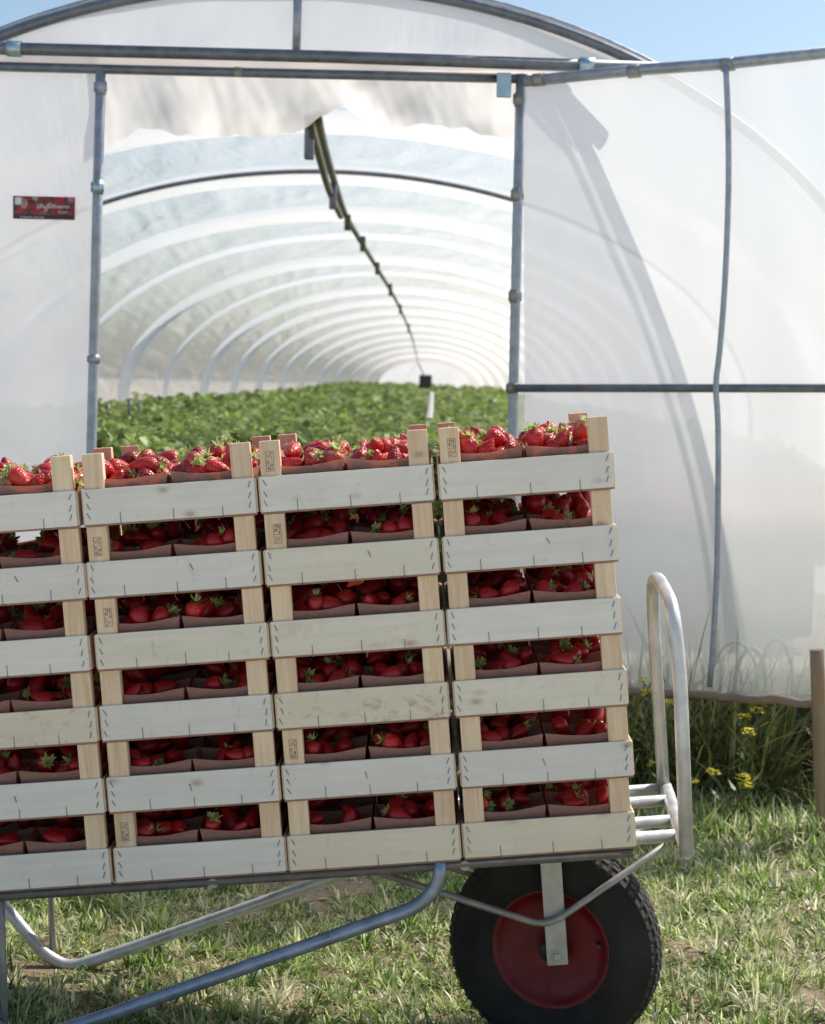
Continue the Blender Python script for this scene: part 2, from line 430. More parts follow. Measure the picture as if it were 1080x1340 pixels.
def bare(x, y):
    v = noise.noise(Vector((x * 1.9 + 7, y * 1.9, 1.5))) + .5 * noise.noise(Vector((x * 5, y * 5, 9)))
    for (cx, cy, r) in ((.98, 3.33, .17), (.64, 3.75, .09), (-.28, 4.15, .10), (-.75, 3.42, .12), (-.28, 3.46, .08), (-.62, 4.2, .07)):
        v += -1.2 * math.exp(-((x - cx) ** 2 + (y - cy) ** 2) / (r * r))
    return v
gp = []; gl = []; gw = []; ga = []; gn = []; gc = []
PAL = [((.08, .14, .03), (.46, .58, .18)), ((.15, .22, .06), (.78, .84, .42)), ((.04, .08, .015), (.22, .34, .09)), ((.20, .22, .10), (.90, .86, .62))]
def tuft(x, y, k, L0, W0, spread):
    lo, hi = random.choice(PAL); lo = np.array(lo); hi = np.array(hi); z = gz(x, y)
    for q in range(k):
        a_ = random.uniform(0, 6.2832); r_ = spread * math.sqrt(random.random()); bx_, by_ = x + math.cos(a_) * r_, y + math.sin(a_) * r_
        gp.append((bx_, by_, z - .004)); gl.append(L0 * random.uniform(.45, 1.15)); gw.append(W0 * random.uniform(.6, 1.4))
        ga.append(a_ + random.gauss(0, .6)); gn.append(min(1.5, max(.08, .25 + .75 * r_ / spread + random.gauss(0, .28))))
        t_ = random.random(); c_ = lo * (1 - t_) + hi * t_
        if random.random() < .10: c_ = np.array((.78, .70, .48)) * random.uniform(.5, 1)
        gc.append(c_)
for i in range(10500):
    x = random.uniform(-1.6, 2.0); y = random.uniform(2.7, 5.25)
    if bare(x, y) < -.62 and random.random() < .9: continue
    cl = noise.noise(Vector((x * 4, y * 4, 4)))
    far_ = y > 4.72
    tuft(x, y, random.randint(14, 30), random.uniform(.026, .060) * (1 + .6 * cl) * (1.7 if far_ else 1), random.uniform(.003, .0062), random.uniform(.012, .035))
for i in range(900):       # lush edge in front of the bank
    x = random.uniform(.35, 1.9); y = random.uniform(4.66, 5.1)
    if noise.noise(Vector((x * 4, y * 3, 12))) > -.2: tuft(x, y, 12, random.uniform(.07, .13), random.uniform(.004, .008), .03)
sx_ = P(1079, 1050, 4.68).x
for i in range(26): tuft(sx_ + random.uniform(-.09, .12), random.uniform(4.55, 4.68), 14, random.uniform(.09, .14), .005, .02)
for i in range(1500):
    x = random.uniform(-3.5, 4.5); y = random.uniform(2.35, 6.0)
    if -1.6 < x < 2.0 and y > 2.7: continue
    if bare(x, y) < -.45: continue
    tuft(x, y, 12, random.uniform(.04, .09), .006, .04)
for i in range(7000):      # flat straw and clippings lying between the tufts
    x = random.uniform(-1.6, 2.0); y = random.uniform(2.7, 5.2)
    gp.append((x, y, gz(x, y) + .002)); gl.append(random.uniform(.015, .05)); gw.append(random.uniform(.0015, .004)); ga.append(random.uniform(0, 6.28)); gn.append(random.uniform(1.2, 1.36))
    gc.append(np.array(random.choice(((.72, .62, .42), (.45, .26, .15), (.58, .48, .30)))) * random.uniform(.6, 1.1))
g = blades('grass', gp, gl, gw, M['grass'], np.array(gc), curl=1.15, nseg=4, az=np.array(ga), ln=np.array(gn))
tag(g, 'short pale green and straw coloured grass covering the ground', 'grass', kind='stuff')

# taller weeds on the shaded bank below the film
gp = []; gl = []; gw = []
for i in range(5600):
    x = random.uniform(-.4, 2.6); y = random.uniform(4.98, 5.5)
    c = noise.noise(Vector((x * 3.5, y * 2, 6)))
    if c < -.15 and random.random() < .75: continue
    gp.append((x, y, gz(x, y) - .005)); gl.append(random.uniform(.06, .20) * (1 + .5 * c)); gw.append(random.uniform(.004, .009))
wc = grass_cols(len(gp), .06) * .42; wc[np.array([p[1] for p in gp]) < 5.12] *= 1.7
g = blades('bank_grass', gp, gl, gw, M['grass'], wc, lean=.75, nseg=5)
tag(g, 'dark tall grass and weeds on the shaded bank below the film door', 'grass', kind='stuff')

gp = [(random.uniform(.5, 1.7), random.uniform(5.08, 5.29)) for i in range(1000)]
gp = [(x, y, gz(x, y)) for x, y in gp if y > 5.3 - .577 * (x - .29) + .05 and (noise.noise(Vector((x * 3, y, 2))) > .0 or x < .85)]
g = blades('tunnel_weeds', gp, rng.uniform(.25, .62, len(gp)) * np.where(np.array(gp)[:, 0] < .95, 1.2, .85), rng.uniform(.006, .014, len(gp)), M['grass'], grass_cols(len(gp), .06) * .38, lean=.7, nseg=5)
tag(g, 'green weeds growing behind the lower edge of the film door', 'weeds', kind='stuff')

# ------------------------------------------------------------------ crates
C_PITCH = .1245; BH = .064; CW = .300; CD = .400; PH = C_PITCH
CX = .3125; KC = 1.028
TH = R(5.6)
O = P(608, 1126, 3.0)
CART = Matrix.Translation(O) @ Matrix.Rotation(-TH, 4, 'Y')

def board_mesh(name, seed):
    """short end board with its staples, front face at y=0 (local), looking -Y"""
    rr = random.Random(seed)
    m = MB(); m.box(.003, CW - .003, -.0042, 0, .0035, BH, 0, .0005)
    m.box(.002, CW - .002, -.0030, .004, .0002, .0032, 1, 0)      # edge of the base sheet
    def staple(x, z, ang, L=.0115, bent=0):
        t = Matrix.Translation((x, -.0046, z)) @ Matrix.Rotation(ang, 4, 'Y')
        m.box(-.00055, .00055, -.0007, .0005, -L / 2, L / 2, 2, 0, t)
    for k in range(3):
        z = .013 + k * .0175 + rr.uniform(-.002, .002)
        staple(.0115 + (2 - k) * -.0008 + rr.uniform(-.0015, .0015), z + .004, R(-24 + rr.uniform(-8, 8)))
        staple(CW - .0125 + rr.uniform(-.0015, .0015), z + .004, R(20 + rr.uniform(-8, 8)))
    for x in (.068, .150, .235):
        xx = x + rr.uniform(-.006, .006)
        m.box(xx - .0005, xx + .0005, -.0049, -.004, .001, .021 + rr.uniform(-.002, .002), 2)
        m.box(xx - .001, xx + .001, -.0052, -.002, -.0002, .0012, 2)
    if rr.random() < .4: staple(rr.uniform(.09, .21), rr.uniform(.03, .055), R(rr.uniform(-60, 60)), .012)
    return m
boards = []
for s_ in range(5):
    mm = board_mesh('end_board', s_)
    o = mm.build('end_board', [M['board'], M['edge'], M['staple']]); boards.append(o.data); bpy.data.objects.remove(o)
def mk(fn):
    m, mats = fn(); o = m.build('tmp', mats); d = o.data; bpy.data.objects.remove(o); return d
def f_side():
    m = MB(); m.box(0, .0035, .0002, CD - .0002, .004, BH - .002, 0, .0004); m.box(.0035, .0052, .001, CD - .001, .006, BH - .004, 1); return m, [M['sideboard'], M['edge']]
def f_post():
    m = MB(); m.box(0, .0345, 0, .0215, .0036, PH - .0004, 0, .0009); return m, [M['post']]
def f_base():
    m = MB()
    for k in range(5): m.box(.006, CW - .006, .006 + k * .079, .006 + k * .079 + .072, .0003, .0033, 0)
    return m, [M['sideboard']]
d_side, d_post, d_base = mk(f_side), mk(f_post), mk(f_base)
def f_stamp():
    m = MB(); y = -.0004
    def ln(x0, x1, z0, z1): m.box(x0, x1, y, 0.0004, z0, z1)
    t = .0006; W_, H_ = .0135, .034
    ln(0, W_, 0, t); ln(0, W_, H_ - t, H_); ln(0, t, 0, H_); ln(W_ - t, W_, 0, H_); ln(0, W_, H_ * .52, H_ * .52 + t)
    rr = random.Random(3)
    for col_ in range(3):
        x = .0022 + col_ * .0034
        z = .002
        while z < H_ - .004:
            h = rr.uniform(.0012, .003)
            if abs(z - H_ * .52) > .003:
                ln(x, x + .0022, z, z + .0005); 
                if rr.random() < .7: ln(x + rr.choice((0, .0016)), x + rr.choice((0, .0016)) + .0006, z, z + h)
            z += h + .0006
    return m, [M['ink']]
d_stamp = mk(f_stamp)
def f_punnet(var):
    def f():
        rr = random.Random(40 + var)
        m = MB(); Wt, Dt, H = .1405, .0945, .0805; tp = .010; th = .0012
        N = 10
        def rim(u): return H - .0075 * math.sin(math.pi * u) ** 1.2 + rr.uniform(-.0003, .0003)
        def wall(ax):
            # four walls with sagging rims, double sided
            L = Wt if ax in (0, 1) else Dt
            outv = []
            for side_ in (0, th):
                for i in range(N + 1):
                    u = i / N
                    for zz in (0, 1):
                        z = rim(u) if zz else 0
                        s = tp * (1 - z / H) + side_
                        bow = -.002 * math.sin(math.pi * u) * zz
                        if ax == 0: x, y = s + u * (Wt - 2 * s), s + bow
                        elif ax == 1: x, y = s + u * (Wt - 2 * s), Dt - s - bow
                        elif ax == 2: x, y = s, s + u * (Dt - 2 * s)
                        else: x, y = Wt - s, s + u * (Dt - 2 * s)
                        outv.append((x, y, z))
            fs = []; b = 2 * (N + 1)
            for i in range(N):
                fs.append((2 * i, 2 * i + 2, 2 * i + 3, 2 * i + 1)); fs.append((b + 2 * i + 1, b + 2 * i + 3, b + 2 * i + 2, b + 2 * i))
                fs.append((2 * i + 1, 2 * i + 3, b + 2 * i + 3, b + 2 * i + 1))
            m.add(outv, fs)
        for a in range(4): wall(a)
        m.box(tp, Wt - tp, tp, Dt - tp, 0, .001)
        x0 = .055 + (.02 if var else 0)                       # small faint print on the front
        for k in range(9):
            zz = .068 - abs(k - 4) * .0006; xx = x0 + k * .004
            y = tp * (1 - zz / H) - .0019
            m.box(xx, xx + rr.uniform(.0012, .003), y, y + .0006, zz, zz + rr.uniform(.0006, .0026), 1)
        return m, [M['card'], M['ink']]
    return f
d_punnet = [mk(f_punnet(0)), mk(f_punnet(1))]

def mk_berry(seed):
    rr = random.Random(seed)
    L = rr.uniform(.039, .051); rad = rr.uniform(.0148, .0178)
    prof = [(0, .22), (.03, .55), (.10, .84), (.2, .97), (.32, 1.0), (.46, .95), (.6, .83), (.74, .64), (.86, .42), (.95, .22), (1, .02)]
    fl = rr.uniform(.8, 1); sharp = rr.uniform(.85, 1.25)
    seg = 18; vs, fs = [], []
    for i, (t, r) in enumerate(prof):
        rr_ = rad * r ** sharp
        for k in range(seg):
            a = 2 * math.pi * k / seg
            q = 1 + .07 * noise.noise(Vector((math.cos(a) * 1.3 + seed * 3, math.sin(a) * 1.3, t * 2.2)))
            vs.append((math.cos(a) * rr_ * q, math.sin(a) * rr_ * q * fl, L * (.5 - t)))
    n = len(prof)
    for i in range(n - 1):
        for k in range(seg):
            k2 = (k + 1) % seg
            fs.append((i * seg + k, (i + 1) * seg + k, (i + 1) * seg + k2, i * seg + k2))
    fs.append(tuple(range(seg))); fs.append(tuple((n - 1) * seg + k for k in range(seg - 1, -1, -1)))
    me = bpy.data.meshes.new('strawberry'); me.from_pydata(vs, [], fs); me.materials.append(M['berry'])
    me.polygons.foreach_set('use_smooth', [True] * len(me.polygons))
    return me, L
def mk_calyx(seed, L):
    rr = random.Random(seed + 90); m = MB()
    z0 = L * .5 + .0004
    for ring, (nl, up) in enumerate(((8, .15), (6, .75))):
        for k in range(nl):
            a = 2 * math.pi * (k + .5 * ring) / nl + rr.uniform(-.25, .25); ll = rr.uniform(.011, .018); wd = rr.uniform(.0028, .0045)
            d = Vector((math.cos(a), math.sin(a), 0)); s = Vector((-math.sin(a), math.cos(a), 0))
            p = Vector((0, 0, z0)) + d * .0015; pitch = up + rr.uniform(-.35, .5); vv = []
            for j in range(5):
                t = j / 4; wv = wd * (.35 + 1.2 * math.sin(math.pi * min(1, t * .95 + .12))) * .5 * (1 if j < 4 else .05)
                vv += [p - s * wv + Vector((0, 0, .0008)), p + s * wv + Vector((0, 0, .0008))]
                an = pitch + t * rr.uniform(-.2, .9)
                p = p + (d * math.cos(an) + Vector((0, 0, 1)) * math.sin(an)) * ll / 4
            m.add(vv, [(2 * j, 2 * j + 1, 2 * j + 3, 2 * j + 2) for j in range(4)])
    m.tube([(0, 0, z0 - .001), (.001, 0, z0 + .006), (.003, .001, z0 + rr.uniform(.009, .016))], .0009, 5)
    o = m.build('calyx', [M['calyx']], smooth=True); d = o.data; bpy.data.objects.remove(o); return d
BV = []
for s_ in range(7):
    bme, L_ = mk_berry(s_); BV.append((bme, mk_calyx(s_, L_)))

def pack(seed, n=15, W_=.132, D_=.088, floor=.006, pile=1.0):
    """settle spheres into a punnet"""
    r_ = np.random.default_rng(seed)
    rad = r_.uniform(.0155, .0178, n)
    p = np.stack([r_.uniform(rad, W_ - rad), r_.uniform(rad, D_ - rad), .03 + np.arange(n) * .008], 1)
    for it in range(420):
        p[:, 2] -= .0009
        for _ in range(3):
            d = p[:, None] - p[None]; dist = np.linalg.norm(d, axis=2) + np.eye(n)
            mn = (rad[:, None] + rad[None]) * .93; ov = np.clip(mn - dist, 0, None); np.fill_diagonal(ov, 0)
            p += (d / dist[..., None] * ov[..., None] * .5).sum(1)
            p[:, 2] = np.maximum(p[:, 2], floor + rad)
            wall = p[:, 2] < .088
            for ax, S in ((0, W_), (1, D_)):
                p[:, ax] = np.where(wall, np.clip(p[:, ax], rad * .9, S - rad * .9), np.clip(p[:, ax], rad * .55, S - rad * .55))
    return p
PACKS = {('hi', k): pack(100 + k, 24, floor=.030) for k in range(8)}
PACKS.update({('lo', k): pack(200 + k, 15 + (k % 3), floor=.036) for k in range(8)})

ROWN = ['top', 'second', 'third', 'fourth', 'fifth', 'bottom']
COLN = ['leftmost', 'second', 'third', 'rightmost']
stampers = {(1, 1), (1, 2), (1, 5), (2, 0), (2, 1), (2, 4), (3, 0)}
stain = {(2, 3): .5, (0, 3): .42, (3, 3): .12, (1, 2): .14, (2, 1): .10, (2, 2): .14, (3, 0): .06, (2, 0): .08, (0, 1): .1, (3, 1): .03, (0, 0): .06}
WHITE = (1.0, .985, .935); CREAM = (1.0, .95, .82)
cream = {(2, 3), (0, 3), (3, 3), (3, 5), (2, 5), (2, 1), (2, 2), (1, 2)}
look = {
    (2, 3): 'brown smears across its cream front board', (0, 3): 'brown stains on its cream front board',
    (3, 1): 'clean white front board and one small brown spot', (3, 0): 'greyish front board and loose staple',
    (3, 5): 'plain yellowish front board', (2, 4): 'white front board and a stamped left post',
    (1, 5): 'clean white front board and a stamped left post', (2, 0): 'grey front board and a stamped left post',
}
def slot_look(c, r):
    return look.get((c, r), 'cream front board' if (c, r) in cream else 'whitish front board')

berries_all = []      # (priority, matrix, mesh idx, crate key)
def place(o, mtx): o.matrix_world = mtx
stuff_mb = []
crateM = {}
for c in range(4):
    for r in range(6):
        jx = random.uniform(-.0022, .0022); jy = random.uniform(-.003, .003)
        ja = random.uniform(-.003, .003)
        if c == 3 and r == 4: jx = .003
        m4 = CART @ Matrix.Translation(((c - 3) * CX + jx, jy, .0005 + (5 - r) * C_PITCH * KC)) @ Matrix.Rotation(ja, 4, 'Z') @ Matrix.Scale(KC, 4)
        crateM[(c, r)] = m4
        e = empty('fruit_crate'); e.matrix_world = m4
        tag(e, f'{ROWN[r]} wooden crate of the {COLN[c]} stack, {slot_look(c, r)}', 'crate', 'wooden strawberry crates stacked on the cart')
        tint = CREAM if (c, r) in cream else WHITE
        if (c, r) in ((3, 5), (2, 5), (2, 3), (0, 3)): tint = (1.0, .92, .75)
        v = random.uniform(.93, 1.0)
        tint = tuple(min(1, q * v) for q in tint)
        for yy, ry in ((0, 0), (CD, math.pi)):
            o = bpy.data.objects.new('end_board', boards[(c * 5 + r * 3 + (1 if ry else 0)) % 5]); COL.objects.link(o); o.parent = e
            o.matrix_local = Matrix.Translation((CW if ry else 0, yy, 0)) @ Matrix.Rotation(ry, 4, 'Z')
            o.color = (*tint, stain.get((c, r), .0) if not ry else .2)
        for xx, rz in ((0, 0), (CW, math.pi)):
            o = bpy.data.objects.new('side_board', d_side); COL.objects.link(o); o.parent = e
            o.matrix_local = Matrix.Translation((xx, CD if rz else 0, 0)) @ Matrix.Rotation(rz, 4, 'Z'); o.color = (.95, .85, .75, .1)
        o = bpy.data.objects.new('base_board', d_base); COL.objects.link(o); o.parent = e; o.color = (1, .95, .88, .1)
        for k, (xx, yy) in enumerate(((.0065, .0005), (CW - .041, .0005), (.0065, CD - .022), (CW - .041, CD - .022))):
            o = bpy.data.objects.new('corner_post', d_post); COL.objects.link(o); o.parent = e
            o.location = (xx, yy, 0)
            q = random.uniform(.9, 1.05)
            back = k > 1
            o.color = (min(1, q), (.80 if back else .97) * q, (.78 if back else .93) * q, .05) if (not back) else (1, .78, .74, .0)  # pink bounce light from the berries painted into the rear posts
            if k == 0 and (c, r) in stampers:
                st = bpy.data.objects.new('stamp', d_stamp); COL.objects.link(st); st.parent = o
                st.location = (.010 + .004 * ((c + r) % 2), 0, .072 + .0012 * (r % 3)); st.scale = (1, 1, .92 + .04 * (c % 3))
                if (c + r) % 2: st.rotation_euler = (0, R(180), 0); st.location.x += .0135; st.location.z += .0335
        # punnets
        for row in range(4):
            for s in range(2):
                pu = bpy.data.objects.new('punnet', d_punnet[(c + r + s) % 2]); COL.objects.link(pu)
                pl = Matrix.Translation((.0075 + s * .1445 + random.uniform(-.001, .001), .009 + row * .0955, .0036)) @ Matrix.Rotation(random.uniform(-.006, .006), 4, 'Z')
                pu.matrix_world = m4 @ pl
                sd_ = ('left', 'right')[s]
                if row == 0:
                    tag(pu, f'brown card punnet at front {sd_} of the {ROWN[r]} crate, {COLN[c]} stack', 'punnet', 'card punnets at the front of the crates')
                else:
                    tag(pu, f'brown card punnet behind the front pair in the {ROWN[r]} crate, {COLN[c]} stack', 'punnet', f'rear punnets in the {ROWN[r]} crate of the {COLN[c]} stack')
                kk = ('hi' if r == 0 else 'lo', random.randrange(8))
                pts = PACKS[kk]
                order = np.argsort(-pts[:, 2])
                for rank, bi in enumerate(order):
                    p = pts[bi]
                    x_, y_, z_ = p
                    if random.random() < .5 and kk: pass
                    top = z_ > .058
                    if not top: continue
                    if r > 0 and z_ > .096: z_ = .096 - random.uniform(0, .004)
                    d = Vector((random.gauss(0, 1), random.gauss(0, 1), random.gauss(-.1, .55))).normalized()
                    if r == 0 and random.random() < .25: d.z += .5; d.normalize()
                    if r > 0 and row > 0: z_ += .010
                    if min(y_, .088 - y_) < .026: d.y *= .15
                    if min(x_, .132 - x_) < .026: d.x *= .25
                    d.normalize(); y_ = min(max(y_, .0185), .0695)
                    rot = d.to_track_quat('-Z', 'Y').to_matrix().to_4x4() @ Matrix.Rotation(random.uniform(0, 6.28), 4, 'Z')
                    ml = Matrix.Translation((x_ + .004, y_ + .003, z_)) @ rot @ Matrix.Scale(random.uniform(.86, 1.06), 4)
                    # visibility priority
                    pr = z_ * 10
                    if r == 0: pr += 3 - row * .55
                    else: pr += (1.6 - (y_ / .088) * 1.2) if row == 0 else -4 - row
                    if c == 0 and s == 0: pr -= 2.2
                    berries_all.append((pr, m4 @ pl @ ml, random.randrange(len(BV)), (c, r), row))
berries_all.sort(key=lambda t: -t[0])
NIND = 300
for pr, mt, bi, (c, r), row in berries_all[:NIND]:
    o = bpy.data.objects.new('strawberry', BV[bi][0]); COL.objects.link(o); o.matrix_world = mt
    tag(o, f'glossy red strawberry in the {ROWN[r]} crate of the {COLN[c]} stack', 'strawberry', f'strawberries in the {ROWN[r]} crate of the {COLN[c]} stack')
    if random.random() < .93:
        k = bpy.data.objects.new('calyx', BV[bi][1]); COL.objects.link(k); k.parent = o
rest = berries_all[NIND:]
cache = {}
def arr(me):
    if me.name not in cache:
        cache[me.name] = (np.array([tuple(v.co) for v in me.vertices]), [tuple(p.vertices) for p in me.polygons])
    return cache[me.name]
VV, FF, MI = [], [], []; off = 0
for pr, mt, bi, key, row in rest:
    mm_ = np.array(mt)
    for mi, me_ in ((0, BV[bi][0]), (1, BV[bi][1])):
        if mi and random.random() < .35: continue
        va, fa = arr(me_); VV.append(va @ mm_[:3, :3].T + mm_[:3, 3]); FF += [tuple(i + off for i in f) for f in fa]; MI += [mi] * len(fa); off += len(va)
me = bpy.data.meshes.new('strawberries'); me.from_pydata(np.concatenate(VV).tolist(), [], FF)
sb = mat_plain('strawberry_mass', (.36, .006, .010), .32, 0, .2, 300, .5)
so_ = link('strawberry_mass', me, [sb, M['calyx']], smooth=True); me.polygons.foreach_set('material_index', MI)
tag(so_, 'mass of red strawberries deep inside the stacked crates', 'strawberries', kind='stuff')

# ------------------------------------------------------------------ cart
cart = empty('crate_cart'); cart.matrix_world = CART
tag(cart, 'tubular metal hand cart with one red wheel carrying the strawberry crates', 'cart')
CI = CART.inverted()
def L(px, py, Y): return CI @ P(px, py, Y)
zr = -.0105
def rail(x0, x1, y, r=.0102, mat='steel_mid'):
    m = MB(); m.tube([(x0, y, zr), (x1, y, zr)], r, 14)
    return m.build('bed_rail', M[mat], cart, True)
xe = .388   # right end of the bed
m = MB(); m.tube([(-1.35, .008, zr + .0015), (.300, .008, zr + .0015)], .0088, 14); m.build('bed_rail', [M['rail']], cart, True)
for y, xx in ((.105, xe), (.21, xe + .006), (.365, xe + .02), (.462, xe + .024)):
    m = MB(); m.tube([(-1.35, y, zr), (xx, y, zr)], .0118, 14); m.build('bed_rail', [M['steel_light']], cart, True)
for x in (-1.34, -.9, -.45, .0):
    m = MB(); m.tube([(x, .0, zr - .0), (x, .50, zr)], .009, 12); m.build('cross_bar', [M['steel_mid']], cart, True)
m = MB(); m.tube([(xe + .006, -.006, zr), (xe + .034, .475, zr)], .0135, 14); m.build('cross_bar', [M['steel_light']], cart, True)
# loop at the end
hx = xe + .006
pts = fillet([(hx + .012, -.022, zr - .03), (hx + .012, -.022, .36), (hx + .012, .0, .425), (hx + .005, .34, .44), (hx + .002, .395, .40), (hx + .0, .400, zr)], .05, 8)
pts = fillet([L(899, 1120, 2.985), L(890, 880, 2.985), L(880, 792, 2.99), L(860, 752, 3.25), L(853, 768, 3.45), L(869, 1038, 3.462)], .10, 9)
m = MB(); m.tube(pts, .0128, 18); m.build('end_loop', [M['steel_light']], cart, True)
# bolts in the rails
for (px, py, Y) in ((884, 1101, 3.10), (880, 1079, 3.20)):
    p = L(px, py, Y); m = MB(); m.lathe([(0.0001, -.0145), (.003, -.0145), (.003, -.008)], 10)
    m.build('bolt', [M['black']], cart, True).location = p
# legs
def legset(yoff, Y, mat):
    a = [(577, 1128), (574, 1160), (548, 1187), (505, 1203), (120, 1337), (30, 1366), (-8, 1345), (-95, 1240)]
    pts = [CI @ P(px, py, 3.0) + Vector((0, yoff, 0)) for px, py in a]
    m = MB(); m.tube(fillet(pts, .03, 5), .0125, 14); m.build('leg_tube', [M[mat]], cart, True)
    b = [CI @ P(-2, 1168, 3.0) + Vector((0, yoff + .01, 0)), CI @ P(4, 1352, 3.0) + Vector((0, yoff + .01, 0))]
    m = MB(); m.tube(b, .0065, 10); m.build('leg_strut', [M['steel_mid']], cart, True)
legset(.005, 3.0, 'steel_blue'); legset(.40, 3.4, 'steel_light')
# braces
def brace(Y):
    pts = [P(470, 1134, Y), P(716, 1213, Y), P(872, 1106, Y)]
    m = MB(); m.tube(fillet([CI @ p for p in pts], .035, 7), .0066, 12); m.build('brace_rod', [M['steel_mid']], cart, True)
brace(3.118)
m = MB(); m.tube(fillet([CI @ (P(a_, b_, 3.118) + Vector((0, .17, 0))) for a_, b_ in ((470, 1134), (600, 1172), (710, 1210), (872, 1106))], .02, 5), .0062, 12); m.build('brace_rod', [M['steel_mid']], cart, True)
# wheel
WC = P(726, 1236, 3.2)
wh = empty('wheel'); wh.parent = cart
WM = CI @ Matrix.Translation(WC) @ Matrix.Rotation(R(-18), 4, 'Z')
wh.matrix_local = WM
RO, RI, HW = .2035, .113, .050
m = MB()
prof = []
for k in range(25):     # rounded tyre section from the front bead to the rear bead
    a = math.pi * k / 24
    q = math.cos(a)
    y = -HW * (abs(q) ** .75) * (1 if q > 0 else -1)
    rr_ = RI + (RO - RI) * (math.sin(a) ** .62)
    prof.append((rr_, y * (1.0 if rr_ > RI + .012 else .72)))
m.lathe(prof, 96)
m.lathe([(RI + .028, -HW * .94), (RI + .031, -HW * 1.0), (RI + .034, -HW * .95)], 96)
ty = m.build('tyre', [M['rubber'], M['tread']], wh, True)
m = MB()
NL = 56
for k in range(NL):
    a = 2 * math.pi * k / NL
    for s in (-1, 1):
        for (y0, y1, rr0, tilt, da) in ((.034, .043, RO - .0275, 48, 0), (.025, .036, RO - .0115, 25, .2), (.012, .024, RO - .0042, 8, .5), (.001, .0105, RO - .0022, 0, .7)):
            an = a + da * 2 * math.pi / NL + (0 if s < 0 else math.pi / NL)
            yc = s * (y0 + y1) / 2
            t = Matrix.Rotation(-an, 4, 'Y') @ Matrix.Translation((rr0, yc, 0)) @ Matrix.Rotation(R(s * tilt), 4, 'Z')
            m.box(-.003, .0036, -(y1 - y0) / 2, (y1 - y0) / 2, -.0072, .0072, 0, .0008, t)
m.build('tread', [M['tread']], wh)
m = MB()
m.lathe([(.0001, -.012), (.022, -.014), (.03, -.018), (.045, -.020), (.085, -.016), (.098, -.022), (.104, -.030), (.110, -.036), (.1145, -.036), (.1155, -.030),
         (.1155, .03), (.110, .034), (.1, .02), (.03, .016), (.0001, .012)], 72)
m.build('rim', [M['red']], wh, True)
m = MB(); m.tube([(.088, -.020, .02), (.094, -.034, .022), (.095, -.048, .022)], .0035, 8); m.build('valve', [M['black']], wh, True)
m = MB(); m.lathe([(.0001, -.05), (.017, -.05), (.0185, -.046), (.0185, .046), (.017, .05), (.0001, .05)], 24); m.build('hub', [M['black']], wh, True)
# fork brackets
for yb in (-.068, .064):
    top = CI @ P(722, 1118, 3.2 + yb); bot = CI @ P(728.5, 1263, 3.2 + yb)
    top.x = bot.x = (top.x + bot.x) / 2; ym = (top.y + bot.y) / 2
    m = MB(); m.box(top.x - .0195, top.x + .0195, ym - .0025, ym + .0025, bot.z, zr + .004, 0, .0008)
    if yb < 0:
        bx = top.x; bz = (CI @ WC).z
    br = m.build('wheel_bracket', [M['flat']], cart)
    m = MB(); sgn = -1 if yb < 0 else 1
    m.lathe([(.0001, sgn * .0085), (.0075, sgn * .0085), (.0085, sgn * .0068), (.0085, sgn * .0035), (.0125, sgn * .0035), (.0125, sgn * .002)], 6)
    bo = m.build('axle_bolt', [M['flat']], br); bo.location = (bx, ym + sgn * .001, bz)
m = MB(); m.tube([(bx, -.068 + .2 - .002 - .0, bz), (bx, .2 + .066, bz)], .006, 12); m.build('axle', [M['flat']], cart, True)

# ------------------------------------------------------------------ polytunnel
G = 5.3
tun = empty('polytunnel', (0, G, .32))
tag(tun, 'long white film covered polytunnel with steel pipe gable and open doorway', 'polytunnel')
TI = Matrix.Translation((0, -G, -.32))
def tb(name, m, mats, smooth=True, parent=None):
    m.v = [tuple(TI @ Vector(v)) for v in m.v]
    return m.build(name, mats, tun if parent is None else parent, smooth)
CENT = [(5.3, -.40), (7.5, -.50), (9.9, -.60), (13, -.56), (16, -.50), (23, -.38), (41, -.28), (90, -.20)]
def cx(y):
    for (a, xa), (b, xb) in zip(CENT, CENT[1:]):
        if y <= b:
            t = max(0, (y - a) / (b - a)); return xa + (xb - xa) * t
    return CENT[-1][1]
RIDGE = 2.43
def prof_pt(y, u):
    """u in [-1,1] from left foot to right foot; superelliptic arch on short walls"""
    s = sstep(5.3, 8.5, y)
    b_ = 1.38; a_ = math.sqrt((2.62 + 1.66 * s) * b_)
    if abs(u) > .86:
        z = (RIDGE - b_) * (1 - (abs(u) - .86) / .14) + .28 * ((abs(u) - .86) / .14); x = a_
    else:
        an = abs(u) / .86 * math.pi / 2; x = a_ * math.sin(an); z = RIDGE - b_ + b_ * math.cos(an)
    return Vector((cx(y) + math.copysign(x, u), y, z))
HOOPS = [7.9, 9.9, 12.1, 14.2, 16.4, 18.9, 21.6, 24.6, 28, 32, 36.5, 42, 49, 58, 70]
US = [-1 + 2 * i / 72 for i in range(73)]
